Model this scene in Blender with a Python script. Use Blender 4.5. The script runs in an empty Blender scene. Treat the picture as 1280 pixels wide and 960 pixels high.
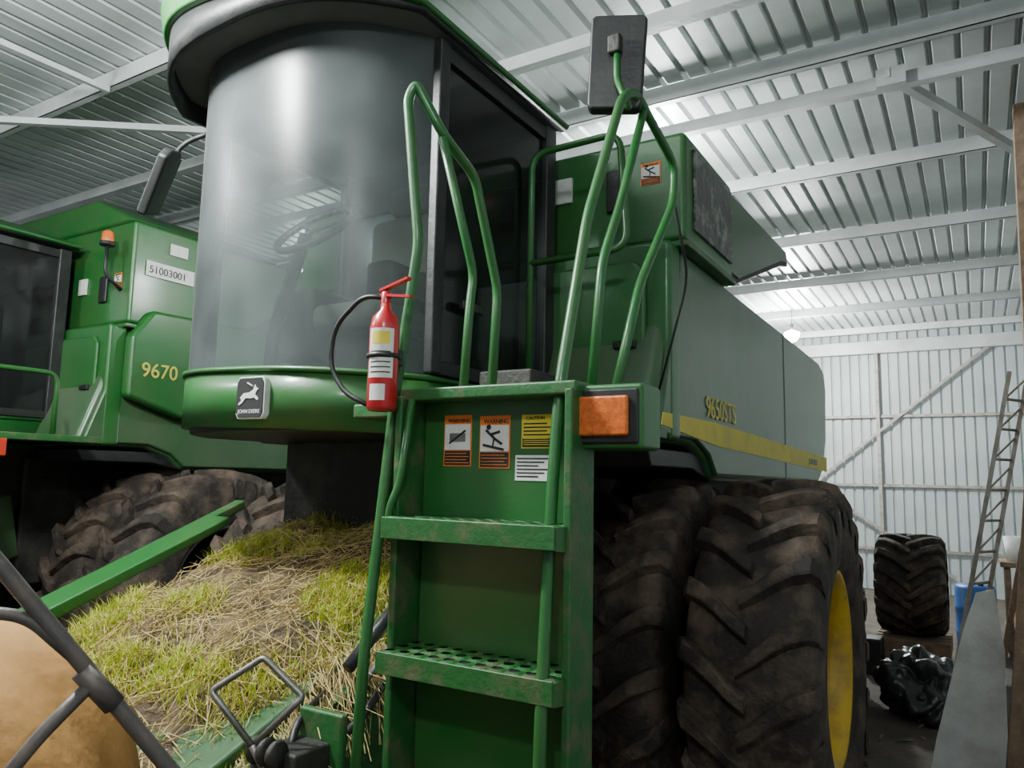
import bpy, math, random, bmesh
from mathutils import Vector, Matrix, noise
random.seed(7)
D=bpy.data
# ---------------------------------------------------------------- camera
cd=D.cameras.new('camera'); cam=D.objects.new('camera',cd); bpy.context.collection.objects.link(cam)
cd.sensor_width=36; cd.lens=950/1280*36; cd.clip_start=0.05
cam.matrix_world=Matrix.Translation((0,0,1.9))@Matrix.Rotation(math.radians(31.4),4,'Z')@Matrix.Rotation(math.pi/2+math.radians(7.1),4,'X')@Matrix.Rotation(math.radians(1.2),4,'Z')
bpy.context.scene.camera=cam
# ---------------------------------------------------------------- materials
def mat(name,col,rough=0.5,metal=0,col2=None,scale=4,lo=0.4,hi=0.7,bump=0,bscale=40,coat=0,emit=None,es=0,spec=0.5,trans=0):
    m=D.materials.new(name); m.use_nodes=True; nt=m.node_tree; b=nt.nodes['Principled BSDF']
    b.inputs['Base Color'].default_value=(*col,1); b.inputs['Roughness'].default_value=rough; b.inputs['Metallic'].default_value=metal
    b.inputs['Coat Weight'].default_value=coat; b.inputs['Coat Roughness'].default_value=0.15
    b.inputs['Specular IOR Level'].default_value=spec
    if emit: b.inputs['Emission Color'].default_value=(*emit,1); b.inputs['Emission Strength'].default_value=es
    tc=nt.nodes.new('ShaderNodeTexCoord')
    if col2:
        n=nt.nodes.new('ShaderNodeTexNoise'); n.inputs['Scale'].default_value=scale; n.inputs['Detail'].default_value=8; n.inputs['Roughness'].default_value=0.65
        nt.links.new(tc.outputs['Object'],n.inputs['Vector'])
        r=nt.nodes.new('ShaderNodeValToRGB'); r.color_ramp.elements[0].position=lo; r.color_ramp.elements[1].position=hi
        r.color_ramp.elements[0].color=(*col,1); r.color_ramp.elements[1].color=(*col2,1)
        nt.links.new(n.outputs['Fac'],r.inputs['Fac']); nt.links.new(r.outputs['Color'],b.inputs['Base Color'])
    if bump:
        n2=nt.nodes.new('ShaderNodeTexNoise'); n2.inputs['Scale'].default_value=bscale; n2.inputs['Detail'].default_value=6
        nt.links.new(tc.outputs['Object'],n2.inputs['Vector'])
        bp=nt.nodes.new('ShaderNodeBump'); bp.inputs['Strength'].default_value=bump; bp.inputs['Distance'].default_value=0.02
        nt.links.new(n2.outputs['Fac'],bp.inputs['Height']); nt.links.new(bp.outputs['Normal'],b.inputs['Normal'])
    if trans:
        t=nt.nodes.new('ShaderNodeBsdfTranslucent'); t.inputs['Color'].default_value=(*col,1)
        mx=nt.nodes.new('ShaderNodeMixShader'); mx.inputs[0].default_value=trans
        nt.links.new(b.outputs[0],mx.inputs[1]); nt.links.new(t.outputs[0],mx.inputs[2]); nt.links.new(mx.outputs[0],nt.nodes['Material Output'].inputs['Surface'])
    return m
def glassmat(name,tint,dust,dcol,gr=.12):
    m=D.materials.new(name); m.use_nodes=True; nt=m.node_tree; nt.nodes.clear()
    o=nt.nodes.new('ShaderNodeOutputMaterial'); t=nt.nodes.new('ShaderNodeBsdfTransparent'); t.inputs[0].default_value=(*tint,1)
    d=nt.nodes.new('ShaderNodeBsdfDiffuse'); g=nt.nodes.new('ShaderNodeBsdfGlossy'); g.inputs['Roughness'].default_value=gr
    d.inputs[0].default_value=(*dcol,1)
    tc=nt.nodes.new('ShaderNodeTexCoord'); n=nt.nodes.new('ShaderNodeTexNoise'); n.inputs['Scale'].default_value=3; n.inputs['Detail'].default_value=9
    nt.links.new(tc.outputs['Object'],n.inputs['Vector'])
    mr=nt.nodes.new('ShaderNodeMapRange'); mr.inputs[1].default_value=0.3; mr.inputs[2].default_value=0.7; mr.inputs[3].default_value=dust*0.6; mr.inputs[4].default_value=dust*1.3
    nt.links.new(n.outputs['Fac'],mr.inputs[0])
    a=nt.nodes.new('ShaderNodeMixShader'); nt.links.new(mr.outputs[0],a.inputs[0]); nt.links.new(t.outputs[0],a.inputs[1]); nt.links.new(d.outputs[0],a.inputs[2])
    f=nt.nodes.new('ShaderNodeFresnel'); f.inputs[0].default_value=1.45
    b=nt.nodes.new('ShaderNodeMixShader'); nt.links.new(f.outputs[0],b.inputs[0]); nt.links.new(a.outputs[0],b.inputs[1]); nt.links.new(g.outputs[0],b.inputs[2])
    nt.links.new(b.outputs[0],o.inputs[0]); return m
GREEN=mat('green_paint',(0.012,0.115,0.020),0.42,0,(0.05,0.115,0.035),3,0.42,0.78,0.05,60,0.25)
GREEND=mat('green_paint_dusty',(0.022,0.095,0.027),0.44,0,(0.08,0.115,0.06),1.6,0.35,0.75,0.04,50,0.3)
GREENW=mat('green_paint_worn',(0.015,0.105,0.022),0.48,0,(0.12,0.11,0.06),12,0.48,0.70,0.15,60,0.1)
YELLOW=mat('yellow_paint',(0.62,0.40,0.02),0.5,0,(0.28,0.18,0.05),5,0.42,0.72)
DECALY=mat('yellow_decal',(0.66,0.55,0.09),0.6,0,(0.45,0.40,0.12),5,.4,.8,spec=.2)
BLACK=mat('black_plastic',(0.014,0.015,0.015),0.45,0,(0.04,0.04,0.035),6,0.5,0.8,0.1)
DARK=mat('dark_steel',(0.026,0.026,0.023),0.6,0.2,(0.07,0.06,0.045),5,0.45,0.75,0.3)
SCREEN=mat('tank_screen_mesh',(0.03,0.033,0.03),0.35,0,(0.22,0.22,0.2),9,0.5,0.62,0.3,30)
RUBBER=mat('tire_rubber',(0.028,0.021,0.017),0.8,0,(0.17,0.115,0.08),5,0.44,0.74,0.5,50)
STEEL=mat('galvanised_steel',(0.46,0.48,0.48),0.45,0.2,(0.32,0.33,0.33),2,0.4,0.7,0.1)
SHEETM=mat('pale_sheet',(0.70,0.70,0.68),0.5,0.0,(0.48,0.47,0.45),4,0.4,0.7,0.1)
GREYM=mat('bare_steel',(0.25,0.25,0.24),0.4,0.7,(0.15,0.12,0.1),10,0.4,0.7)
FRAMEM=mat('frame_paint_grey',(0.10,0.09,0.085),0.5,0.3,(0.17,0.13,0.11),12,0.45,0.7,0.1)
RUSTY=mat('weathered_steel',(0.30,0.27,0.24),0.6,0.1,(0.17,0.13,0.10),9,0.45,0.7)
RED=mat('extinguisher_red',(0.5,0.012,0.02),0.3,0,coat=0.5)
AMBER=mat('amber_lens',(0.7,0.16,0.03),0.25,0,(0.5,0.10,0.02),60,0.4,0.6,0.2,200)
REDL=mat('red_lens',(0.5,0.04,0.02),0.25)
WHITE=mat('white_label',(0.72,0.72,0.69),0.6,0,(0.5,0.5,0.46),20,0.5,0.8)
ORANGEL=mat('orange_label',(0.8,0.2,0.03),0.6)
YELL=mat('yellow_label',(0.75,0.6,0.05),0.6)
INK=mat('label_ink',(0.02,0.02,0.02),0.6)
BLUEM=mat('blue_plastic',(.03,.12,.4),.4)
GLASS=glassmat('dust_haze_glass',(0.44,0.49,0.47),0.12,(0.5,0.58,0.58),.32)  # pale film is dust plus glare haze put into the windshield colour
GLASSL=glassmat('side_glass',(0.60,0.65,0.63),0.06,(0.4,0.44,0.44))
GLASSD=glassmat('door_glass',(0.18,0.20,0.20),0.03,(0.3,0.33,0.33))
SEAT=mat('seat_fabric',(0.12,0.11,0.095),0.9)
CABIN=mat('cab_trim_grey',(0.09,0.095,0.09),0.8,0,(0.06,0.065,0.06),3)
STRAW=mat('straw_mat',(0.58,0.44,0.18),0.8,0,(0.33,0.23,0.09),30,0.4,0.6)
CHAFF=mat('chaff_mat',(0.18,0.125,0.06),0.95,0,(0.06,0.04,0.025),7,0.4,0.60,0.7,80)
GRASS=mat('grass_sprout_mat',(0.34,0.44,0.022),0.6,0,(0.66,0.62,0.09),12,0.36,0.62,trans=0.35)
TAN=mat('tan_fabric',(0.48,0.24,0.07),0.75,0,(0.36,0.17,0.05),3,0.4,0.7,0.25,25)
FLOORM=mat('dirt_floor',(0.055,0.044,0.037),0.9,0,(0.13,0.105,0.08),3,0.35,0.7,0.5,25)
WOODM=mat('old_wood',(0.26,0.17,0.11),0.85,0,(0.12,0.08,0.055),8,0.35,0.7,0.4,30)
BAGM=mat('black_poly',(0.03,0.031,0.033),0.28,0,bump=0.3,bscale=12)
ROOFM=mat('roof_sheet',(0.52,0.55,0.55),0.45,0.3,(0.36,0.38,0.38),1.2,0.35,0.75,0.1,15)
WALLM=mat('wall_sheet',(0.62,0.66,0.65),0.55,0.1,(0.46,0.50,0.50),1.0,0.4,0.7,trans=0.4)
LAMPM=mat('lamp_glow',(1,1,1),0.5,emit=(0.92,1.0,1.0),es=600)
# ---------------------------------------------------------------- builders
class Grp:
    def __init__(s,name,base=(0,0,0),off=(0,0,0)):
        s.e=D.objects.new(name,None); bpy.context.collection.objects.link(s.e); s.e.empty_display_size=0.2
        s.base=Vector(base); s.e.location=s.base+Vector(off)
cur=None
def reg(ob):
    bpy.context.collection.objects.link(ob)
    if cur: ob.parent=cur.e; ob.location=-cur.base
    return ob
def mesh(name,v,f,m,smooth=False,bevel=0,ang=None):
    me=D.meshes.new(name); me.from_pydata([tuple(a) for a in v],[],f); me.update()
    ms=m if isinstance(m,list) else [m]
    for q in ms: me.materials.append(q)
    if smooth: me.polygons.foreach_set('use_smooth',[True]*len(me.polygons))
    ob=D.objects.new(name,me); reg(ob)
    if bevel:
        b=ob.modifiers.new('b','BEVEL'); b.width=bevel; b.segments=3; b.limit_method='ANGLE'; b.angle_limit=math.radians(35)
        me.polygons.foreach_set('use_smooth',[True]*len(me.polygons))
        w=ob.modifiers.new('w','WEIGHTED_NORMAL'); w.keep_sharp=True
    return ob
def fixn(ob):
    bm=bmesh.new(); bm.from_mesh(ob.data); bmesh.ops.recalc_face_normals(bm,faces=bm.faces); bm.to_mesh(ob.data); bm.free(); return ob
def box(name,x0,x1,y0,y1,z0,z1,m,bevel=0.006):
    v=[(x,y,z) for x in(x0,x1) for y in(y0,y1) for z in(z0,z1)]
    f=[(0,1,3,2),(4,6,7,5),(0,4,5,1),(2,3,7,6),(0,2,6,4),(1,5,7,3)]
    return mesh(name,v,f,m,False,bevel)
def prism(name,poly,ax,a,b,m,bevel=0.01):
    def P(t,p):
        return {'X':(t,p[0],p[1]),'Y':(p[0],t,p[1]),'Z':(p[0],p[1],t)}[ax]
    n=len(poly); v=[P(a,p) for p in poly]+[P(b,p) for p in poly]
    f=[tuple(range(n)),tuple(range(2*n-1,n-1,-1))]+[(i,(i+1)%n,n+(i+1)%n,n+i) for i in range(n)]
    return fixn(mesh(name,v,f,m,False,bevel))
def fillet(pts,rr):
    pts=[Vector(p) for p in pts]; out=[pts[0]]
    for i in range(1,len(pts)-1):
        a,b,c=pts[i-1],pts[i],pts[i+1]; d1=(a-b); d2=(c-b)
        r=min(rr,d1.length*0.45,d2.length*0.45); p=b+d1.normalized()*r; q=b+d2.normalized()*r
        for k in range(6):
            t=k/5; out.append((1-t)**2*p+2*t*(1-t)*b+t*t*q)
    out.append(pts[-1]); return out
def tube(name,pts,r,m,rr=0.06,seg=10,smooth=True):
    P=fillet(pts,rr); v=[];f=[]; n=len(P); up=None
    for i,p in enumerate(P):
        t=(P[min(i+1,n-1)]-P[max(i-1,0)]).normalized()
        if up is None: up=Vector((0,0,1)) if abs(t.z)<0.9 else Vector((1,0,0))
        s=t.cross(up).normalized(); up=s.cross(t).normalized()
        for k in range(seg):
            a=2*math.pi*k/seg; v.append(p+s*math.cos(a)*r+up*math.sin(a)*r)
    for i in range(n-1):
        for k in range(seg):
            f.append((i*seg+k,i*seg+(k+1)%seg,(i+1)*seg+(k+1)%seg,(i+1)*seg+k))
    f.append(tuple(range(seg-1,-1,-1))); f.append(tuple((n-1)*seg+k for k in range(seg)))
    return mesh(name,v,f,m,smooth)
def bar(name,a,b,w,h,m):
    a=Vector(a);b=Vector(b);t=(b-a).normalized(); up=Vector((0,0,1)) if abs(t.z)<0.95 else Vector((0,1,0))
    s=t.cross(up).normalized(); u=s.cross(t)
    v=[p+s*i*w/2+u*j*h/2 for p in(a,b) for i,j in((-1,-1),(1,-1),(1,1),(-1,1))]
    return mesh(name,v,[(3,2,1,0),(4,5,6,7),(0,1,5,4),(1,2,6,5),(2,3,7,6),(3,0,4,7)],m)
def revolve(name,prof,c,m,axis='X',seg=48,smooth=True,closed=False):
    v=[];f=[];n=len(prof)
    for k in range(seg):
        a=2*math.pi*k/seg
        for (t,r) in prof:
            q={'X':(t,r*math.cos(a),r*math.sin(a)),'Y':(r*math.cos(a),t,r*math.sin(a)),'Z':(r*math.cos(a),r*math.sin(a),t)}[axis]
            v.append((c[0]+q[0],c[1]+q[1],c[2]+q[2]))
    for k in range(seg):
        k2=(k+1)%seg
        for i in range(n-1+(1 if closed else 0)):
            j=(i+1)%n
            f.append((k*n+i,k*n+j,k2*n+j,k2*n+i))
    return fixn(mesh(name,v,f,m,smooth))
def text(name,s,size,mtx,m,ex=0.001,off=0):
    t=D.curves.new(name,'FONT'); t.body=s; t.size=size; t.extrude=ex; t.offset=off; t.materials.append(m)
    ob=D.objects.new(name,t); reg(ob)
    M=Matrix(mtx); ob.matrix_local=Matrix.Translation(-(cur.base if cur else Vector()))@M; return ob
def facing(kind,loc,lean=0):
    if kind=='-Y': R=Matrix(((1,0,0),(0,0,-1),(0,1,0)))
    if kind=='+X': R=Matrix(((0,0,1),(1,0,0),(0,1,0)))
    return Matrix.Translation(loc)@R.to_4x4()
def tire(name,xc,yc,zc,R,w,r0,N=20,lug=0.05,rim=True,dish=0.15,seg=72,rm=None):
    h=w/2; dp=.06; rm=rm or YELLOW
    prof=[(-h*.78,r0),(-h*.95,r0+.06),(-h,r0+(R-r0)*.45),(-h*.97,R-.16),(-h*.86,R-dp-.03),(-h*.6,R-dp-.01),(0,R-dp),(h*.6,R-dp-.01),(h*.86,R-dp-.03),(h*.97,R-.16),(h,r0+(R-r0)*.45),(h*.95,r0+.06),(h*.78,r0)]
    revolve(name+'_carcass',prof,(xc,yc,zc),RUBBER,'X',seg,True)
    v=[];f=[]
    for k in range(N):
        for s in(-1,1):
            a0=2*math.pi*(k+(0.5 if s>0 else 0))/N
            st=[(-0.06,R-dp-.01,R-.002),(0.15,R-dp-.012,R),(0.4,R-dp-.015,R),(0.65,R-dp-.02,R-.006),(0.88,R-dp-.04,R-.025),(0.985,R-.17,R-.085),(1.0,R-.24,R-.2)]
            b=len(v)
            for (t,rb,rt) in st:
                aa=a0+math.sin(min(max(t,0),1)*1.35)*h*0.72/R
                hw=(0.028+0.014*max(t,0))/R
                x=s*t*h*(1.0 if t<.9 else 1.015)
                for (rr,ww) in((rb,hw*1.5),(rt-.006,hw*1.12),(rt,hw*.8),(rt,-hw*.8),(rt-.006,-hw*1.12),(rb,-hw*1.5)):
                    an=aa+ww; v.append((xc+x,yc-rr*math.cos(an),zc+rr*math.sin(an)))
            for i in range(len(st)-1):
                for j in range(5):
                    q=b+i*6+j; f.append((q,q+1,q+7,q+6))
            f.append(tuple(b+q for q in range(6))); e=b+(len(st)-1)*6; f.append(tuple(e+q for q in range(5,-1,-1)))
    fixn(mesh(name+'_lugs',v,f,RUBBER,False))
    if rim:
        pr=[(h*.80,r0+.015),(h*.86,r0+.03),(h*.86,r0-.0),(h*.70,r0-.03),(h*.2,r0-.05),(h*.0-dish*.3,r0-.06),(-dish*.6,r0*.62),(-dish*.4,r0*.38),(-dish*.1,r0*.34),(-dish*.1,0.001)]
        revolve(name+'_rim',pr,(xc,yc,zc),rm,'X',48)
        revolve(name+'_rim_inner',[(-h*.80,r0+.015),(-h*.86,r0+.03),(-h*.7,r0-.03),(h*.2,r0-.05)],(xc,yc,zc),rm,'X',48)
        for k in range(10):
            a=2*math.pi*k/10
            revolve(name+'_bolt',[(-dish*.1,.001),(-dish*.1+.03,.001),(-dish*.1+.03,.018),(-dish*.1-.03,.018)],(xc,yc+r0*.27*math.cos(a),zc+r0*.27*math.sin(a)),GREYM,'X',6,False)

CX=-2.62; HW=.72
def arc(off_f,off_s,y_back,n=28,y0=2.47,sag=0.40,e=2.8):
    pts=[]
    for i in range(n+1):
        u=-1+2*i/n
        pts.append((CX+u*(HW+off_s), y0-off_f-sag*(1-abs(u)**e)))
    return [(CX-HW-off_s,y_back)]+pts+[(CX+HW+off_s,y_back)]
def strip(name,pts,z0,z1,m,th=0):
    fz0=z0 if callable(z0) else (lambda x:z0); fz1=z1 if callable(z1) else (lambda x:z1)
    n=len(pts); v=[(x,y,fz0(x)) for x,y in pts]+[(x,y,fz1(x)) for x,y in pts]
    ob=mesh(name,v,[(i,i+1,n+i+1,n+i) for i in range(n-1)],m,True)
    if th: s=ob.modifiers.new('s','SOLIDIFY'); s.thickness=th
    return ob
def label_y(name,x0,x1,z0,z1,y,head,symbol=None):
    box(name,x0,x1,y-.002,y,z0,z1,WHITE if head is WHITE else head,0)
    hgt=z1-z0; w=x1-x0
    if head is not WHITE:
        box(name+'_panel',x0+.004,x1-.004,y-.0035,y-.002,z0+hgt*.32,z1-hgt*.18,WHITE if symbol else head,0)
        box(name+'_textblock',x0+.004,x1-.004,y-.0035,y-.002,z0+.004,z0+hgt*.30,INK,0)
        text(name+'_title','WARNING' if head is ORANGEL else 'CAUTION',min(hgt*.14,w*.17),facing('-Y',(x0+w*.14,y-.003,z1-hgt*.15)),INK)
        for k in range(4): box(name+'_line',x0+.008,x1-.008-.01*(k%2),y-.0045,y-.003,z0+.01+k*hgt*.06,z0+.012+k*hgt*.06,head,0)
        if not symbol:
            for k in range(4): box(name+'_line',x0+.008,x1-.008-.015*(k%2),y-.0045,y-.003,z0+hgt*.38+k*hgt*.11,z0+hgt*.42+k*hgt*.11,INK,0)
    else:
        for k in range(6): box(name+'_line',x0+.006,x1-.006-.02*(k%3),y-.003,y-.002,z1-.012-k*hgt*.14,z1-.008-k*hgt*.14,INK,0)
    if symbol:
        c=((x0+x1)/2,z0+hgt*.57)
        if symbol==1:
            for a,b in(((-.03,.025),(.0,.0)),((.0,.0),(.028,-.018)),((-.01,.012),(.02,.02)),((.0,0),(-.005,-.03)),((-.04,-.02),(.035,-.035))):
                bar(name+'_figure',(c[0]+a[0],y-.005,c[1]+a[1]),(c[0]+b[0],y-.005,c[1]+b[1]),.003,.007,INK)
            revolve(name+'_figure_head',[(-.001,.001),(-.001,.008),(.001,.008)],(c[0]-.02,y-.005,c[1]+.034),INK,'Y',12)
        else:
            box(name+'_pictogram',c[0]-.03,c[0]+.03,y-.0045,y-.003,c[1]-.015,c[1]+.012,GREYM,0)
            bar(name+'_pictogram_line',(c[0]-.03,y-.005,c[1]-.02),(c[0]+.03,y-.005,c[1]+.02),.003,.005,INK)

def combine(first,off):
    global cur
    cur=Grp('combine_harvester',(-2.6,4.3,0),off)
    tt=3.70 if first else 4.0
    box('chassis',-3.3,-1.95,3.3,8.2,0.95,2.0,DARK,0.03)
    box('front_axle',-4.4,-0.9,4.2,4.46,0.84,1.08,DARK,0.03)
    box('rear_axle',-4.0,-1.2,7.5,7.7,0.62,0.80,DARK,0.02)
    box('rear_axle_pivot',-2.9,-2.3,7.4,7.8,0.7,1.0,DARK,0.02)
    side=[(3.30,2.09),(3.66,3.12),(7.7,3.10),(8.0,3.04),(8.1,2.83),(8.02,2.3),(7.75,1.98),(7.55,1.91),(4.25,1.91),(4.12,2.02),(3.9,2.09)]
    prism('body_shell',side,'X',-3.95,-1.27,GREEND,0.05)
    prism('side_panel_front',[(3.36,2.12),(3.69,3.08),(6.07,3.07),(6.07,1.94),(4.27,1.94),(4.14,2.05),(3.92,2.12)],'X',-1.29,-1.245,GREEND,0.018)
    prism('side_panel_rear',[(6.10,3.07),(7.68,3.06),(7.94,3.0),(8.03,2.83),(7.95,2.32),(7.7,2.02),(7.52,1.94),(6.10,1.94)],'X',-1.29,-1.245,GREEND,0.018)
    box('straw_hood',-3.6,-1.6,7.6,8.9,1.5,2.9,GREEND,0.08)
    box('panel_seam',-1.30,-1.25,6.07,6.10,1.94,3.07,BLACK,0)
    prism('fender_liner',[(3.35,2.06),(4.2,2.06),(4.35,1.9),(4.0,1.97),(3.4,1.97)],'X',-1.9,-1.3,BLACK,0.01)
    if first:
        prism('yellow_stripe',[(3.40,2.225),(3.38,2.165),(4.3,2.105),(7.93,2.03),(7.95,2.165),(4.2,2.235)],'X',-1.246,-1.241,DECALY,0)
        text('model_number','9650STS',0.17,facing('+X',(-1.238,4.06,2.255)),DECALY,off=.0)
        text('maker_name','JOHN DEERE',0.07,facing('+X',(-1.238,7.0,2.08)),GREEND,off=.001)
    box('tank_front',-3.95,-1.2,3.62,4.5,3.12,tt,GREEN,0.03)
    box('tank_trim',-3.97,-1.18,3.60,4.5,3.08,3.115,GREENW,0.01)
    if first: box('tank_side_screen',-1.2,-1.185,3.74,4.44,3.2,tt-.06,SCREEN,0.004)
    prism('tank_extension',[(4.42,tt-.04),(6.1,tt+.03),(6.16,tt-.08),(5.9,tt-.14),(4.62,3.12),(4.42,3.12)],'X',-3.9,-1.21,DARK,0.01)
    prism('tank_extension_skin',[(4.46,tt-.06),(6.06,tt+.01),(6.1,tt-.06),(5.86,tt-.11),(4.64,3.16),(4.46,3.16)],'X',-1.215,-1.2,GREEND,0.004)
    if not first:
        prism('tank_cover',[(-3.95,tt),(-3.4,tt+.28),(-1.8,tt+.28),(-1.2,tt)],'Y',3.62,5.2,GREEN,0.03)
        prism('engine_side_panel',[(3.62,2.5),(3.62,3.0),(3.8,3.25),(6.3,3.3),(6.3,2.36),(4.1,2.36)],'X',-1.24,-1.12,GREEN,0.04)
        text('model_number','9670',0.17,facing('+X',(-1.115,3.72,2.68)),DECALY,off=.001)
        box('number_plate',-1.195,-1.185,3.74,4.20,3.55,3.68,WHITE,0)
        text('number_plate_text','51003001',0.09,facing('+X',(-1.182,3.76,3.58)),INK)
        box('label_white',-1.245,-1.235,3.72,4.05,3.30,3.40,WHITE,0); box('label_small',-1.195,-1.185,3.95,4.12,3.78,3.88,WHITE,0)
        tube('beacon_arm',[(-1.3,3.6,3.4),(-1.3,3.45,3.5),(-1.3,3.45,3.74)],.015,BLACK)
        revolve('beacon_base',[(0,.001),(0,.06),(.03,.06),(.03,.001)],(-1.3,3.45,3.74),BLACK,'Z',16)
        revolve('beacon_lens',[(0.03,.05),(.11,.045),(.13,.02),(.13,.001)],(-1.3,3.45,3.74),AMBER,'Z',16)
    box('front_bulkhead',-3.9,-1.24,3.5,3.66,2.1,3.1,GREEN,0.03)
    prism('front_door',[(-1.97,2.2),(-1.97,2.95),(-1.92,3.0),(-1.42,3.0),(-1.36,2.94),(-1.36,2.2)],'Y',3.47,3.505,GREEN,0.02)
    box('front_grille',-1.63,-1.52,3.595,3.62,3.32,3.55,BLACK,0.01)
    box('tag_white',-1.95,-1.84,3.60,3.617,3.42,3.56,WHITE,0)
    label_y('caution_sticker',-1.44,-1.33,3.44,3.56,3.618,ORANGEL,1)
    box('panel_handle',-1.52,-1.40,3.44,3.47,2.55,2.59,BLACK,0.008)
    # cab
    bt=lambda x:2.335-.03*(x-CX); bb=lambda x:2.085-.025*(x-CX)
    strip('cab_windshield',arc(0,0,2.5)[1:-1],2.32,3.80,GLASS)
    strip('cab_lower_bar',arc(.015,.0,3.45),bb,bt,GREEN,0.02)
    prism('cab_floor',arc(-.02,-.02,3.48),'Z',2.07,2.13,BLACK,0.01)
    strip('cab_ledge',arc(.025,.01,3.45),lambda x:bt(x)-.02,bt,GREEN,0.02)
    for sx in(-1,1):
        X=CX+sx*HW
        strip('cab_side_glass',[(X,2.53),(X,3.42)],2.36,3.76,GLASSD if sx>0 else GLASSL)
        box('cab_front_pillar',X-.025,X+.025,2.44,2.51,2.32,3.78,BLACK,0.01)
        box('cab_rear_pillar',X-.03,X+.03,3.38,3.48,2.1,3.78,BLACK,0.01)
        box('door_frame_top',X-.02,X+.02,2.47,3.42,3.70,3.77,BLACK,0.005)
        box('door_frame_bottom',X-.02,X+.02,2.47,3.42,2.32,2.38,BLACK,0.005)
    box('cab_rear_wall',CX-HW,CX+HW,3.42,3.48,2.1,2.95,CABIN,0.01)
    box('cab_rear_wall_top',CX-HW,CX+HW,3.42,3.48,3.5,3.76,CABIN,0.01)
    box('cab_rear_window_glass',CX-HW,CX+HW,3.44,3.45,2.95,3.5,GLASSD,0)
    box('door_handle',CX+.74,CX+.77,2.62,2.78,2.62,2.66,BLACK,0.008)
    vb=lambda x:3.75+.04*(x-CX)/.7
    strip('cab_roof_visor',arc(.20,.06,3.52),vb,lambda x:3.90-.06*(x-CX)/.7,BLACK,0.03)
    prism('cab_roof_liner',arc(.18,.03,3.5),'Z',3.795,3.81,CABIN,0.003)
    o0=arc(.23,.07,3.54); o1=arc(.25,.08,3.55); o2=arc(.12,-.05,3.45); o3=arc(-.1,-.3,3.2); m_=len(o0)
    zc=lambda x,a:3.82+a-.06*(x-CX)/.7
    V=[(x,y,zc(x,.055)) for x,y in o0]+[(x,y,zc(x,.17 if x<CX+.3 else .08)) for x,y in o1]+[(x,y,zc(x,.26 if x<CX+.3 else .12)) for x,y in o2]+[(x,y,zc(x,.27 if x<CX+.2 else .2)) for x,y in o3]
    F=[]
    for l in range(3):
        for i in range(m_): F.append((l*m_+i,l*m_+(i+1)%m_,(l+1)*m_+(i+1)%m_,(l+1)*m_+i))
    F.append(tuple(3*m_+i for i in range(m_))); F.append(tuple(range(m_-1,-1,-1)))
    fixn(mesh('cab_roof_cap',V,F,GREEN,False,0.01))
    # interior
    box('seat_cushion',CX-.25,CX+.25,2.7,3.15,2.62,2.76,SEAT,0.05)
    box('seat_back',CX-.24,CX+.24,3.1,3.24,2.7,3.32,SEAT,0.06)
    box('seat_headrest',CX-.13,CX+.13,3.12,3.22,3.34,3.5,SEAT,0.04)
    box('seat_base',CX-.16,CX+.16,2.8,3.1,2.13,2.62,BLACK,0.02)
    box('armrest_console',CX+.3,CX+.45,2.5,3.1,2.7,2.86,SEAT,0.03)
    box('buddy_seat',CX-.65,CX-.35,2.8,3.2,2.5,2.9,SEAT,0.04)
    tube('steering_column',[(CX,2.25,2.13),(CX,2.26,2.5),(CX,2.42,3.0)],.03,BLACK)
    N=28; ring=[Vector((CX+.2*math.cos(a),2.48+.2*math.sin(a)*.72,3.05+.2*math.sin(a)*.7)) for a in [2*math.pi*k/N for k in range(N+1)]]
    tube('steering_wheel_rim',ring,.018,BLACK,0.001)
    for a in(0.5,2.6,4.7): tube('steering_wheel_spoke',[(CX,2.47,3.04),(CX+.2*math.cos(a),2.48+.144*math.sin(a),3.05+.14*math.sin(a))],.012,BLACK)
    tube('left_mirror_arm',[(CX-.75,2.5,3.74),(CX-.94,2.40,3.66),(CX-.99,2.30,3.46)],.014,BLACK)
    bm=prism('left_mirror_head',[(-.10,-.17),(.10,-.17),(.11,.15),(.06,.19),(-.06,.19),(-.11,.15)],'Y',-.02,.03,BLACK,0.015)
    bm.matrix_local=Matrix.Translation(Vector((CX-.91,2.25,3.37))-cur.base)@Matrix.Rotation(math.radians(30),4,'Y')@Matrix.Rotation(math.radians(-50),4,'Z')
    by=2.05; bx=-2.47; bz=2.20
    M0=Matrix.Translation(Vector((bx,by,bz)))@Matrix.Rotation(math.radians(3),4,'Z')
    def local(ob): ob.matrix_local=Matrix.Translation(-cur.base)@M0; return ob
    oct_=[(-.078,-.065),(-.065,-.085),(.065,-.085),(.078,-.065),(.078,.065),(.065,.085),(-.065,.085),(-.078,.065)]
    local(prism('badge_plate',oct_,'Y',-.012,.02,WHITE,0.003))
    local(prism('badge_field',[(a*.93,b*.93) for a,b in oct_],'Y',-.016,-.01,INK,0.001))
    deer=[(-.05,.0),(-.03,.018),(.0,.02),(.02,.03),(.03,.052),(.036,.04),(.05,.034),(.04,.026),(.032,.012),(.05,-.005),(.048,-.012),(.025,.0),(.01,-.004),(-.02,-.002),(-.038,-.022),(-.055,-.03),(-.058,-.024),(-.042,-.012),(-.045,-.004)]
    local(prism('badge_animal',deer,'Y',-.019,-.015,WHITE,0))
    bar('badge_antler',(bx+.02,by-.02,bz+.045),(bx-.01,by-.021,bz+.06),.003,.005,WHITE)
    text('badge_text','JOHN DEERE',0.021,M0@facing('-Y',(-.060,-.0165,-.062)),WHITE,.0005)
    box('undercab_frame',-3.2,-2.0,2.9,3.5,1.55,2.08,DARK,0.02)
    # feeder house
    prism('feeder_house',[(1.35,1.0),(3.2,1.70),(3.3,1.2),(1.5,.45),(1.38,.5)],'X',-3.3,-1.9,GREEND,0.015)
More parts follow.
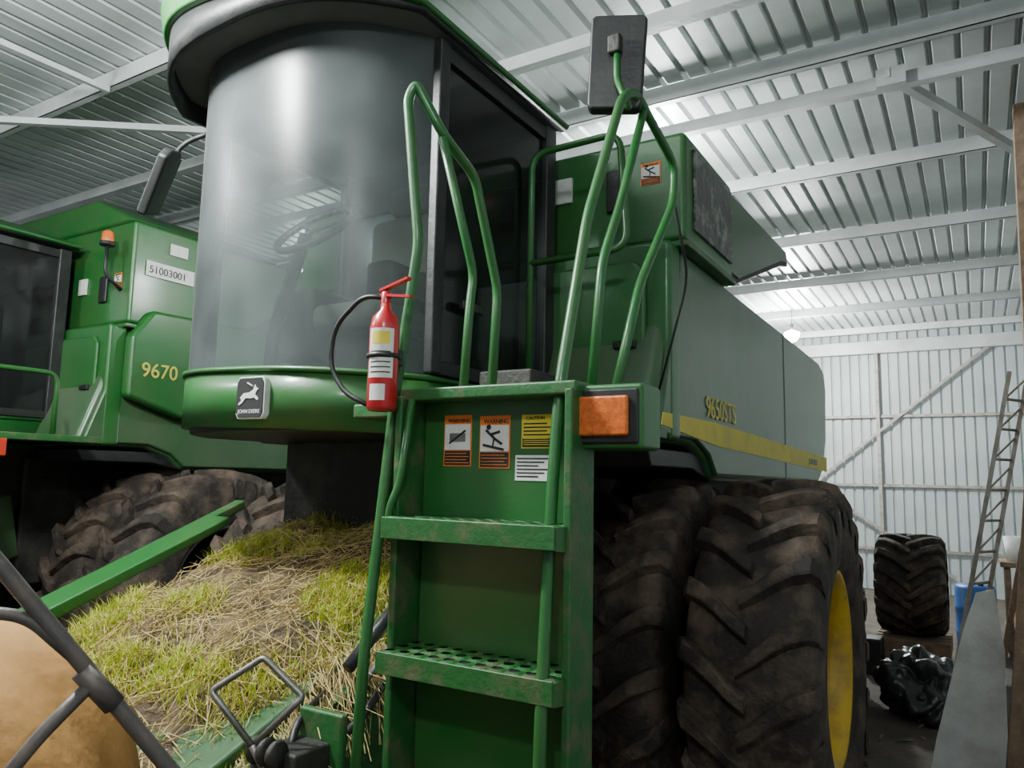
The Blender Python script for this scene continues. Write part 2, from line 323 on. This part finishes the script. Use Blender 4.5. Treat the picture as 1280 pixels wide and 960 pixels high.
    prism('feeder_rail_left',[(1.33,1.10),(2.6,1.64),(2.6,1.68),(1.30,1.16)],'X',-3.42,-3.24,GREEN,0.008)
    prism('feeder_rail_outer',[(1.33,1.04),(2.9,1.70),(2.9,1.75),(1.30,1.09)],'X',-3.58,-3.50,GREENW,0.008)
    box('feeder_front_beam',-3.36,-1.84,1.28,1.36,0.92,1.05,GREEN,0.01)
    box('feeder_throat',-3.2,-2.0,1.30,1.42,0.5,0.98,BLACK,0.01)
    prism('feeder_side_plate',[(1.5,.75),(2.2,.9),(2.5,1.35),(1.5,1.02)],'X',-1.9,-1.83,GREENW,0.01)
    if not first:
        box('rear_deck',-1.88,-0.95,2.0,3.35,2.10,2.15,GREENW,0.008)
    box('platform_deck',-1.88,-1.24,2.0,3.45,2.10,2.15,GREENW,0.008)
    for s,xs in ((1,(-0.905,-1.575)),(-1,(-4.295,-3.625))):
        for i,x in enumerate(xs): tire('front_tire',x,4.33,.965,.965,.60 if i==0 else .56,.47,dish=.15 if s>0 else -.15,rm=YELLOW if i==0 and s>0 and first else DARK)
    for x in(-1.2,-4.0): tire('rear_tire',x,7.6,.70,.70,.46,.34,18)
    if first:
        box('platform_front_edge',-1.55,-0.93,1.86,2.02,2.135,2.175,GREENW,0.008)
        box('platform_side_skirt',-1.0,-0.95,1.98,2.2,2.02,2.16,GREEN,0.008)
        box('ladder_back_plate',-1.52,-0.96,1.955,1.98,0.5,2.15,GREEN,0.005)
        for x in(-1.55,-0.955): box('ladder_stringer',x,x+.025,1.84,1.985,0.45,2.15,GREENW,0.006)
        for k,z in enumerate((1.775,1.385,0.995,0.605)):
            y0=1.78
            v=[];f=[]; nx=11; ny=3; x0,x1=-1.535,-0.945; dx=(x1-x0)/nx; dy=(1.96-y0)/ny
            for i in range(nx):
                for j in range(ny):
                    cx=x0+(i+.5)*dx; cy=y0+(j+.5)*dy; b=len(v)
                    for q in range(16):
                        a=2*math.pi*(q+.5)/16; c,s_=math.cos(a),math.sin(a); mm=max(abs(c),abs(s_))
                        v.append((cx+c/mm*dx/2,cy+s_/mm*dy/2,z)); v.append((cx+c*dx*.30,cy+s_*dx*.30,z+.006))
                    for q in range(16):
                        q2=(q+1)%16; f.append((b+2*q,b+2*q2,b+2*q2+1,b+2*q+1))
            fixn(mesh('step_tread',v,f,GREENW))
            box('step_lip',x0,x1,y0-.004,y0+.004,z-.06,z+.004,GREENW,0.003)
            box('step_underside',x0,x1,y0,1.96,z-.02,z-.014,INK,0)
            for x in(x0,x1): prism('step_gusset',[(y0,z),(1.96,z),(1.96,z-.08),(y0,z-.06)],'X',x-.003,x+.003,GREEN,0)
        label_y('warning_label',-1.44,-1.335,1.935,2.095,1.955,ORANGEL,2)
        label_y('warning_label_fall',-1.305,-1.195,1.93,2.09,1.955,ORANGEL,1)
        label_y('caution_label',-1.155,-1.045,1.99,2.09,1.955,YELL)
        label_y('info_label',-1.175,-1.05,1.895,1.97,1.955,WHITE)
        R=.0175
        tube('handrail_left',[(-1.585,1.75,.55),(-1.575,1.77,1.35),(-1.585,1.88,2.17),(-1.53,1.9,2.66),(-1.55,1.9,2.80),(-1.60,1.9,3.18),(-1.575,1.91,3.235),(-1.5,1.97,3.06),(-1.5,2.17,2.98),(-1.5,2.34,2.60),(-1.5,2.31,2.13)],R,GREEN,.05)
        tube('handrail_left_inner',[(-1.5,1.97,3.05),(-1.5,2.18,2.62),(-1.5,2.16,2.5),(-1.5,2.13,2.13)],R*.9,GREEN,.05)
        tube('handrail_right',[(-.985,1.77,.55),(-.985,1.79,1.3),(-1.0,1.86,1.85),(-1.0,1.9,2.17),(-1.0,2.07,2.72),(-1.0,2.34,3.24),(-1.0,2.46,3.31),(-1.0,2.88,3.19),(-1.0,2.86,3.02),(-1.0,2.5,2.6),(-1.0,2.26,2.13)],R,GREEN,.07)
        tube('handrail_right_inner',[(-1.0,2.54,3.27),(-1.0,2.33,2.85),(-1.0,2.18,2.6),(-1.0,2.10,2.13)],R*.9,GREEN,.06)
        tube('ladder_grab_hook',[(-1.55,1.83,1.72),(-1.545,1.82,1.8),(-1.52,1.84,1.88),(-1.5,1.86,2.14)],R*.7,GREEN,.05)
        tube('platform_guard',[(-1.86,3.2,2.15),(-1.86,3.2,3.54),(-1.38,3.2,3.55),(-1.34,3.2,2.98),(-1.86,3.2,2.97)],R,GREEN,.09)
        tube('platform_guard_cable',[(-1.0,2.86,3.05),(-1.05,3.2,2.8),(-1.25,3.35,2.3)],.006,BLACK,.1)
        box('platform_toolbox',-1.75,-1.5,2.6,2.9,2.15,2.34,DARK,0.01)
        box('signal_lamp_housing',-.965,-.755,1.91,2.05,1.985,2.165,GREEN,0.012)
        box('signal_lamp_bezel',-.955,-.765,1.90,1.915,2.0,2.15,BLACK,0.006)
        box('signal_lamp_lens',-.945,-.79,1.885,1.905,2.02,2.13,AMBER,0.008)
        tube('mirror_arm',[(-1.0,2.40,3.22),(-1.03,2.40,3.30),(-1.06,2.43,3.36),(-1.06,2.43,3.5)],.013,GREEN,.03)
        mm=prism('mirror_head',[(-.10,-.17),(-.085,-.185),(.085,-.185),(.10,-.17),(.105,.17),(.09,.185),(-.09,.185),(-.105,.17)],'Y',0,.06,BLACK,0.014)
        mm.matrix_local=Matrix.Translation(Vector((-1.065,2.44,3.44))-cur.base)@Matrix.Rotation(math.radians(22),4,'Z')@Matrix.Rotation(math.radians(3),4,'Y')
        box('mirror_clamp',-1.09,-1.04,2.405,2.44,3.46,3.53,DARK,0.008)
        tube('coupler_hoop',[(-1.78,1.55,1.14),(-1.93,1.52,1.27),(-1.83,1.62,1.36),(-1.70,1.66,1.26),(-1.78,1.56,1.14)],.010,GREYM,.015,6)
        tube('coupler_hoop_leg',[(-1.78,1.55,1.14),(-1.72,1.6,1.0)],.010,GREYM,.015,6)
        box('coupler_block',-1.80,-1.66,1.60,1.74,0.98,1.12,DARK,0.01)
        box('coupler_plate',-1.80,-1.62,1.74,1.77,0.75,1.20,GREENW,0.01)
        box('coupler_plate_outer',-1.70,-1.58,1.58,1.60,0.70,1.08,GREENW,0.01)
        box('coupler_plate_low',-2.1,-1.78,1.32,1.40,0.9,1.02,GREEN,0.01)
        tube('coupler_shaft',[(-1.83,1.62,1.1),(-1.70,1.55,1.02),(-1.6,1.6,.7)],.03,DARK,.03)
        for k in range(3): revolve('coupler_disc',[(0,.001),(0,.035),(.010,.04),(.02,.035),(.02,.001)],(-1.80+k*.04,1.58,1.12),DARK,'X',20)
        tube('gas_strut',[(-1.80,1.95,1.27),(-1.82,2.30,1.50)],.022,BLACK)
        tube('gas_strut_2',[(-1.74,1.95,1.22),(-1.76,2.30,1.45)],.012,GREYM)
        tube('hydraulic_hose',[(-1.84,2.45,1.6),(-1.75,2.2,1.3),(-1.72,1.9,1.1),(-1.76,1.7,1.05)],.014,BLACK,.15)
        tube('hydraulic_hose_2',[(-1.84,1.9,1.2),(-1.78,1.7,1.16),(-1.7,1.62,1.0),(-1.72,1.5,.8)],.012,BLACK,.1)
    else:
        box('platform_front_lamp',-.97,-.78,2.5,2.6,1.98,2.10,REDL,0.01)
        tube('platform_guard',[(-1.0,2.1,2.15),(-1.0,2.1,2.6),(-1.0,3.0,2.6),(-1.0,3.0,2.15)],.0175,GREEN,.09)
    c=cur; cur=None; return c
combine(True,(0,0,0)); combine(False,(-4.75,0,0))

# ---------------------------------------------------------------- fire extinguisher
cur=Grp('fire_extinguisher',(-1.6,1.84,2.1))
ex=(-1.572,1.80,2.10)
revolve('cylinder_body',[(0,.001),(0,.04),(.012,.047),(.26,.047),(.295,.04),(.32,.018),(.34,.016),(.34,.001)],ex,RED,'Z',28)
def lab(name,z0,z1,m,r=.0478,a0=-2.6,a1=-.9):
    n=14; v=[];
    for k in range(n+1):
        a=a0+(a1-a0)*k/n; 
        for z in(z0,z1): v.append((ex[0]+r*math.cos(a),ex[1]+r*math.sin(a),ex[2]+z))
    mesh(name,v,[(2*k,2*k+2,2*k+3,2*k+1) for k in range(n)],m,True)
lab('paper_label',.10,.255,WHITE,.0478,-2.0,-.2); lab('label_yellow',.205,.245,YELL,.0482,-1.7,-.5)
for k in range(5): lab('label_text_line',.115+k*.016,.119+k*.016,INK,.0484,-1.8,-.4)
lab('label_lower',.03,.08,WHITE,.0478,-1.8,-.7)
revolve('bracket_strap',[(.165,.050),(.165,.053),(.178,.053),(.178,.050)],ex,BLACK,'Z',28)
revolve('valve',[(0,.016),(.04,.016),(.045,.01),(.045,.001)],(ex[0],ex[1],ex[2]+.335),RED,'Z',12)
bar('handle_lower',(ex[0]-.02,ex[1],ex[2]+.37),(ex[0]+.11,ex[1]-.01,ex[2]+.35),.02,.008,RED)
bar('handle_upper',(ex[0]-.02,ex[1],ex[2]+.385),(ex[0]+.10,ex[1]-.01,ex[2]+.41),.02,.008,RED)
tube('hose',[(ex[0],ex[1],ex[2]+.36),(ex[0]-.08,ex[1]-.02,ex[2]+.37),(ex[0]-.20,ex[1]-.02,ex[2]+.28),(ex[0]-.21,ex[1]-.02,ex[2]+.15),(ex[0]-.14,ex[1]-.02,ex[2]+.06),(ex[0]-.05,ex[1]-.01,ex[2]+.02)],.008,BLACK,.08)
box('mount_bracket',ex[0]-.02,ex[0]+.02,ex[1]+.045,ex[1]+.075,ex[2]+.15,ex[2]+.2,BLACK,.004)
cur=None

# ---------------------------------------------------------------- sprouted grain pile
cur=Grp('sprouted_grain_pile',(-2.6,2.2,1.2))
def zs(x,y):
    u=(x+2.6)/.66
    base=1.03+.375*(y-1.4)
    n=noise.noise(Vector((x*2.3,y*2.3,3)))*.09+noise.noise(Vector((x*7,y*7,1)))*.04
    return base+.07*(1-min(1,abs(u))**3)-(max(0,u-.7)*.25)+n
nx,ny=64,70; v=[];f=[]
for j in range(ny+1):
    for i in range(nx+1):
        x=-3.25+1.42*i/nx; y=1.34+1.77*j/ny; v.append((x,y,zs(x,y)))
for j in range(ny):
    for i in range(nx): a=j*(nx+1)+i; f.append((a,a+1,a+nx+2,a+nx+1))
mesh('chaff_bed',v,f,CHAFF,True)
def hole(x,y): return math.exp(-(((x+2.8)/.42)**2+((y-2.3)/.22)**2))+.9*math.exp(-(((x+2.2)/.3)**2+((y-1.5)/.14)**2))+.7*math.exp(-(((x+2.3)/.2)**2+((y-2.0)/.12)**2))
v=[];f=[]
for k in range(27000):
    x=random.uniform(-3.25,-1.86); y=random.uniform(1.38,3.1)
    d=noise.noise(Vector((x*3.1,y*2.8,9)))+.07
    if d-hole(x,y)*.9+random.uniform(-.2,.2)<0: continue
    z=zs(x,y)-.01; h=random.uniform(.02,.075)*(1.2 if d>.15 else 1); a=random.uniform(0,6.28); l=random.uniform(.2,1.3)*h
    wx,wy=math.cos(a+1.57)*.0024,math.sin(a+1.57)*.0024
    b=len(v); mx,my=math.cos(a)*l,math.sin(a)*l
    v+=[(x-wx,y-wy,z),(x+wx,y+wy,z),(x+mx*.4+wx*.8,y+my*.4+wy*.8,z+h*.6),(x+mx*.4-wx*.8,y+my*.4-wy*.8,z+h*.6),(x+mx,y+my,z+h)]
    f+=[(b,b+1,b+2,b+3),(b+3,b+2,b+4)]
mesh('grass_sprouts',v,f,GRASS)
v=[];f=[]
def stick(p,q,w):
    p=Vector(p);q=Vector(q); q.y=max(q.y,1.27); t=(q-p).normalized(); s=t.cross(Vector((.3,.2,1))).normalized()*w; u=s.cross(t).normalized()*w; b=len(v)
    v.extend([p+s,p-s*.5+u,p-s*.5-u,q+s,q-s*.5+u,q-s*.5-u]); f.extend([(b,b+1,b+4,b+3),(b+1,b+2,b+5,b+4),(b+2,b,b+3,b+5)])
for k in range(3900):
    x=random.uniform(-3.22,-1.86); y=random.uniform(1.38,3.05)
    if random.random()<hole(x,y)*.75: continue
    z=zs(x,y)+random.uniform(0,.035); a=random.uniform(0,6.28); l=random.uniform(.03,.17)
    stick((x,y,z),(x+math.cos(a)*l,y+math.sin(a)*l,zs(x+math.cos(a)*l,y+math.sin(a)*l)+random.uniform(0,.06)),.0015)
for k in range(1100):
    y=random.uniform(1.40,2.7); x=random.uniform(-2.0,-1.80); z=zs(-1.95,y)+.03
    stick((x,y,z),(x+random.uniform(-.05,.2),y+random.uniform(-.12,.08),z-random.uniform(.03,.30)),.0015)
for k in range(160):
    x=random.uniform(-2.4,-1.85); y=random.uniform(1.36,1.45); z=zs(x,y)+.02
    stick((x,y,z),(x+random.uniform(-.08,.12),y-random.uniform(.02,.08),z-random.uniform(.05,.25)),.0015)
mesh('straw_stalks',v,f,STRAW)
cur=None

# ---------------------------------------------------------------- bulk bag cart (tan bag + tubular frame)
cur=Grp('bulk_bag_cart',(-1.9,.69,0))
v=[];f=[];S=72;H=44; bc=(-1.87,.69)
for j in range(H+1):
    t=j/H
    for k in range(S):
        a=2*math.pi*k/S
        if t<.5: r=.49; z=t*2*1.10
        else:
            q=(t-.5)*math.pi; r=max(.001,.49*math.cos(q)**.8 if t<1 else 0.001); z=1.10+.50*math.sin(q)
        r*=1+.035*math.sin(a*9+z*4)+.06*noise.noise(Vector((math.cos(a)*2,math.sin(a)*2,z*3)))
        v.append((bc[0]+r*math.cos(a),bc[1]+r*math.sin(a),z))
for j in range(H):
    for k in range(S):
        f.append((j*S+k,j*S+(k+1)%S,(j+1)*S+(k+1)%S,(j+1)*S+k))
mesh('bag_fabric',v,f,TAN,True)
tube('frame_top_tube',[(-1.45,.1,0),(-1.45,.12,1.95),(-1.40,.47,1.97),(-1.32,.606,1.775),(-1.16,.87,1.38),(-1.0,1.13,.99),(-1.0,1.13,0)],.013,FRAMEM,.06)
tube('frame_brace',[(-1.37,.52,1.66),(-1.33,.60,1.68),(-1.29,.66,1.67),(-1.25,.72,1.60)],.010,FRAMEM,.03)
tube('frame_strut',[(-1.235,.745,1.56),(-1.25,.66,1.48),(-1.29,.55,1.30),(-1.32,.5,0)],.011,FRAMEM,.05)
tube('frame_clamp',[(-1.245,.73,1.58),(-1.22,.775,1.52)],.018,FRAMEM)
tube('frame_base',[(-1.45,.1,.03),(-1.32,.5,.03),(-1.0,1.13,.03)],.013,FRAMEM)
cur=None

# ---------------------------------------------------------------- right-hand clutter
cur=Grp('spare_tire',(-.65,9.0,.3)); tire('spare',-.65,9.4,.87,.53,.66,.26,16,rim=False)
revolve('spare_rim',[(-.2,.26),(.1,.25),(.1,.1),(.1,.001)],(-.65,9.4,.87),DARK,'X',24); cur=None
cur=Grp('wooden_crate',(-.65,9.0,0))
for k,x in enumerate((-.98,-.72,-.46)): box('crate_block',x,x+.14,9.05,9.75,0,.2,WOODM,.01)
for k in range(4): box('crate_slat',-1.0,-.3,9.05+k*.18,9.17+k*.18,.2,.335,WOODM,.008)
box('battery_box',-1.08,-.9,8.75,9.0,0,.36,BLACK,.02); cur=None
cur=Grp('black_plastic_bag',(-.45,7.7,0))
me=D.meshes.new('bag'); bm=bmesh.new(); bmesh.ops.create_icosphere(bm,subdivisions=6,radius=1)
for vv in bm.verts:
    p=vv.co.copy(); n=noise.noise(p*1.2)*.35+abs(noise.noise(p*2.3+Vector((3,1,2))))*.35-abs(noise.noise(p*5))*.08
    p=p*(1-.08+n); vv.co=Vector((-.46+p.x*.34,7.5+p.y*.36,max(.01,.22+p.z*.33)))
for q in bm.faces: q.smooth=True
bm.to_mesh(me); bm.free(); me.materials.append(BAGM); reg(D.objects.new('bag_skin',me)); cur=None
cur=Grp('wooden_post',(.42,6.6,0))
bar('post_shaft',(.40,6.6,0),(.46,6.6,4.75),.2,.2,WOODM); box('post_footing',.25,.6,6.4,6.8,0,.12,FLOORM,.02); cur=None
cur=Grp('leaning_metal_ladder',(0,6.4,0))
a=Vector((-.32,6.2,.0)); b=Vector((.24,6.6,2.75)); o=Vector((.12,.22,0))
bar('rail_left',a,b,.03,.05,RUSTY); bar('rail_right',a+o,b+o,.03,.05,RUSTY)
for k in range(12): p=a.lerp(b,(k+.6)/12.5); q=a.lerp(b,(k+1.4)/12.5); tube('rung',[p,p+o],.011,RUSTY,.01,6); tube('lacing',[p,q+o],.008,RUSTY,.01,6)
cur=None
cur=Grp('sheet_metal_offcut',(-.1,5.8,0))
prism('sheet',[(-.36,0),(.08,0),(.10,.9),(.06,1.27),(-.04,1.24),(-.12,1.0),(-.30,.3)],'Y',5.79,5.8,SHEETM,.002); cur=None
cur=Grp('wooden_plank',(.2,5.6,0))
bar('plank_body',(.10,5.4,0),(.36,6.0,2.1),.14,.03,WOODM); bar('plank_batten',(.06,5.3,0),(.27,5.7,1.9),.05,.04,WOODM); bar('plank_thin',(-.02,6.9,0),(.42,7.1,2.2),.04,.04,WOODM); cur=None
cur=Grp('blue_drum',(-.08,10.6,0))
revolve('drum_body',[(0,.001),(0,.2),(.02,.21),(.22,.21),(.24,.22),(.26,.21),(.5,.21),(.52,.22),(.54,.21),(.74,.21),(.78,.19),(.78,.001)],(-.08,10.6,0),BLUEM,'Z',32)
revolve('drum_bung',[(0,.03),(.02,.03),(.02,.001)],(-.02,10.55,.78),BLACK,'Z',12); cur=None
cur=Grp('workbench',(.5,10.7,0))
box('bench_top',.18,1.2,10.4,11.0,1.02,1.08,WOODM,.01)
for x in(.22,1.12):
    for y in(10.44,10.92): box('bench_leg',x,x+.06,y,y+.06,0,1.02,WOODM,.005)
box('bench_shelf',.2,1.18,10.42,10.98,.3,.34,WOODM,.005)
for x,y,h,m in((.35,10.6,.28,WHITE),(.62,10.7,.34,WHITE),(.9,10.6,.22,RUSTY)): revolve('bench_bucket',[(0,.001),(0,.10),(h,.13),(h-.01,.12),(.02,.09),(.02,.001)],(x,y,1.08),m,'Z',20)
box('bench_carton',.3,.7,10.5,10.85,.34,.7,TAN,.01)
cur=None
cur=Grp('ground_debris',(-.4,7,0))
for k in range(70):
    x=random.uniform(-.75,.5); y=random.uniform(5.2,9.5); a=random.uniform(0,3.14); l=random.uniform(.02,.12)
    bar('debris_piece',(x,y,.012),(x+l*math.cos(a),y+l*math.sin(a),random.uniform(.012,.04)),random.uniform(.01,.04),.01,random.choice([WOODM,RUSTY,DARK,WOODM,DARK]))
cur=None

# ---------------------------------------------------------------- building
X0,X1,Y0,Y1,ZR=-14.0,1.6,-3.0,16.0,4.83
def corr(name,a0,a1,b0,b1,fn,m,pitch=.17,amp=.03):
    n=int((a1-a0)/pitch); v=[];
    prof=[(0,0),(.36,0),(.46,1),(.54,1),(.64,0)]
    rows=[]
    for i in range(n):
        for t,h in prof: rows.append((a0+(i+t)*pitch,h*amp))
    rows.append((a1,0)); k=len(rows)
    for a,h in rows: v.append(fn(a,b0,h))
    for a,h in rows: v.append(fn(a,b1,h))
    ob=mesh(name,v,[(i,i+1,k+i+1,k+i) for i in range(k-1)],m); return ob
corr('ceiling',X0,X1,Y0,Y1,lambda a,b,h:(a,b,ZR+h),ROOFM,.17,.035)
corr('wall_back',X0,X1,0,ZR,lambda a,b,h:(a,Y1+h,b),WALLM,.17,.045)
corr('wall_left',Y0,Y1,0,ZR,lambda a,b,h:(X0-h,a,b),WALLM,.17,.03)
corr('wall_right',Y0,Y1,0,ZR,lambda a,b,h:(X1+h,a,b),WALLM,.17,.03)
mesh('floor',[(X0,Y0,0),(X1,Y0,0),(X1,Y1,0),(X0,Y1,0)],[(0,1,2,3)],FLOORM)
cur=Grp('ceiling_purlins',(0,0,4.7))
def cpur(y,z=4.70):
    box('purlin_web',X0,X1,y,y+.006,z,z+.125,STEEL,0); box('purlin_flange',X0,X1,y,y+.06,z,z+.006,STEEL,0); box('purlin_lip',X0,X1,y+.055,y+.06,z,z+.02,STEEL,0)
for y in(-.95,1.0,2.95,5.12,7.15,9.15,11.2,13.2,15.2): cpur(y)
cur=None
cur=Grp('roof_truss',(0,5.4,4.5))
for y in(4.1,5.55): bar('chord',(X0,y,4.66),(X1,y,4.66),.08,.09,STEEL)
bar('knee_brace',(-.40,5.4,4.66),(.62,7.6,4.62),.06,.06,STEEL)
box('gusset_plate',-.46,-.28,5.4,5.48,4.58,4.7,STEEL,0)
bar('wind_brace',(-7.4,2.0,4.6),(-4.2,4.3,4.6),.05,.05,STEEL); bar('wind_brace_2',(-5.4,1.0,4.68),(-5.34,2.95,4.68),.04,.04,STEEL)
cur=None
cur=Grp('wall_girts',(0,15.9,2))
for z in(.75,1.92,3.22): bar('girt',(X0,15.95,z),(X1,15.95,z),.05,.05,RUSTY)
box('eave_beam',X0,X1,15.8,15.95,4.42,4.66,STEEL,.005)
bar('diagonal_brace',(-2.6,15.9,2.05),(.3,15.9,4.45),.04,.05,RUSTY); bar('diagonal_brace_low',(-2.6,15.9,1.8),(-.4,15.9,.3),.04,.05,RUSTY)
for x in(-6.5,-1.55,1.3): bar('column',(x,15.9,0),(x,15.9,4.6),.06,.06,RUSTY)
cur=None
# ---------------------------------------------------------------- lamps
def lamp(loc,power,size=.15,r=1.0):
    global cur
    cur=Grp('ceiling_or_fill_lamp',loc); x,y,z=loc
    revolve('lamp_socket',[(.0,.03),(.12,.03),(.12,.001)],(x,y,z+.06),BLACK,'Z',16)
    revolve('lamp_bulb',[(-.10*r,.001),(-.08*r,.05*r),(-.03*r,.085*r),(.02*r,.085*r),(.07,.03)],(x,y,z),LAMPM,'Z',20)
    tube('lamp_cord',[(x,y,z+.18),(x,y,4.82)],.006,BLACK)
    l=D.lights.new('lamp_light','POINT'); l.energy=power; l.color=(.94,1,.97); l.shadow_soft_size=size
    o=D.objects.new('lamp_light',l); reg(o); o.location=Vector(loc)-cur.base+Vector((0,0,-.28)); cur=None
lamp((-2.54,13.14,4.40),780,.15,1.4)
lamp((-3.0,.9,4.45),560)
lamp((-2.2,6.0,4.5),130)
lamp((.3,-1.5,4.4),26)  # added fill behind the camera, brightens front faces; no such lamp known there
lamp((-8.5,8.0,4.45),200)
lamp((-5.6,.4,4.45),50)
w=D.worlds.new('world'); bpy.context.scene.world=w; w.use_nodes=True
bg=w.node_tree.nodes['Background']; bg.inputs[0].default_value=(.82,.92,1,1); bg.inputs[1].default_value=.26
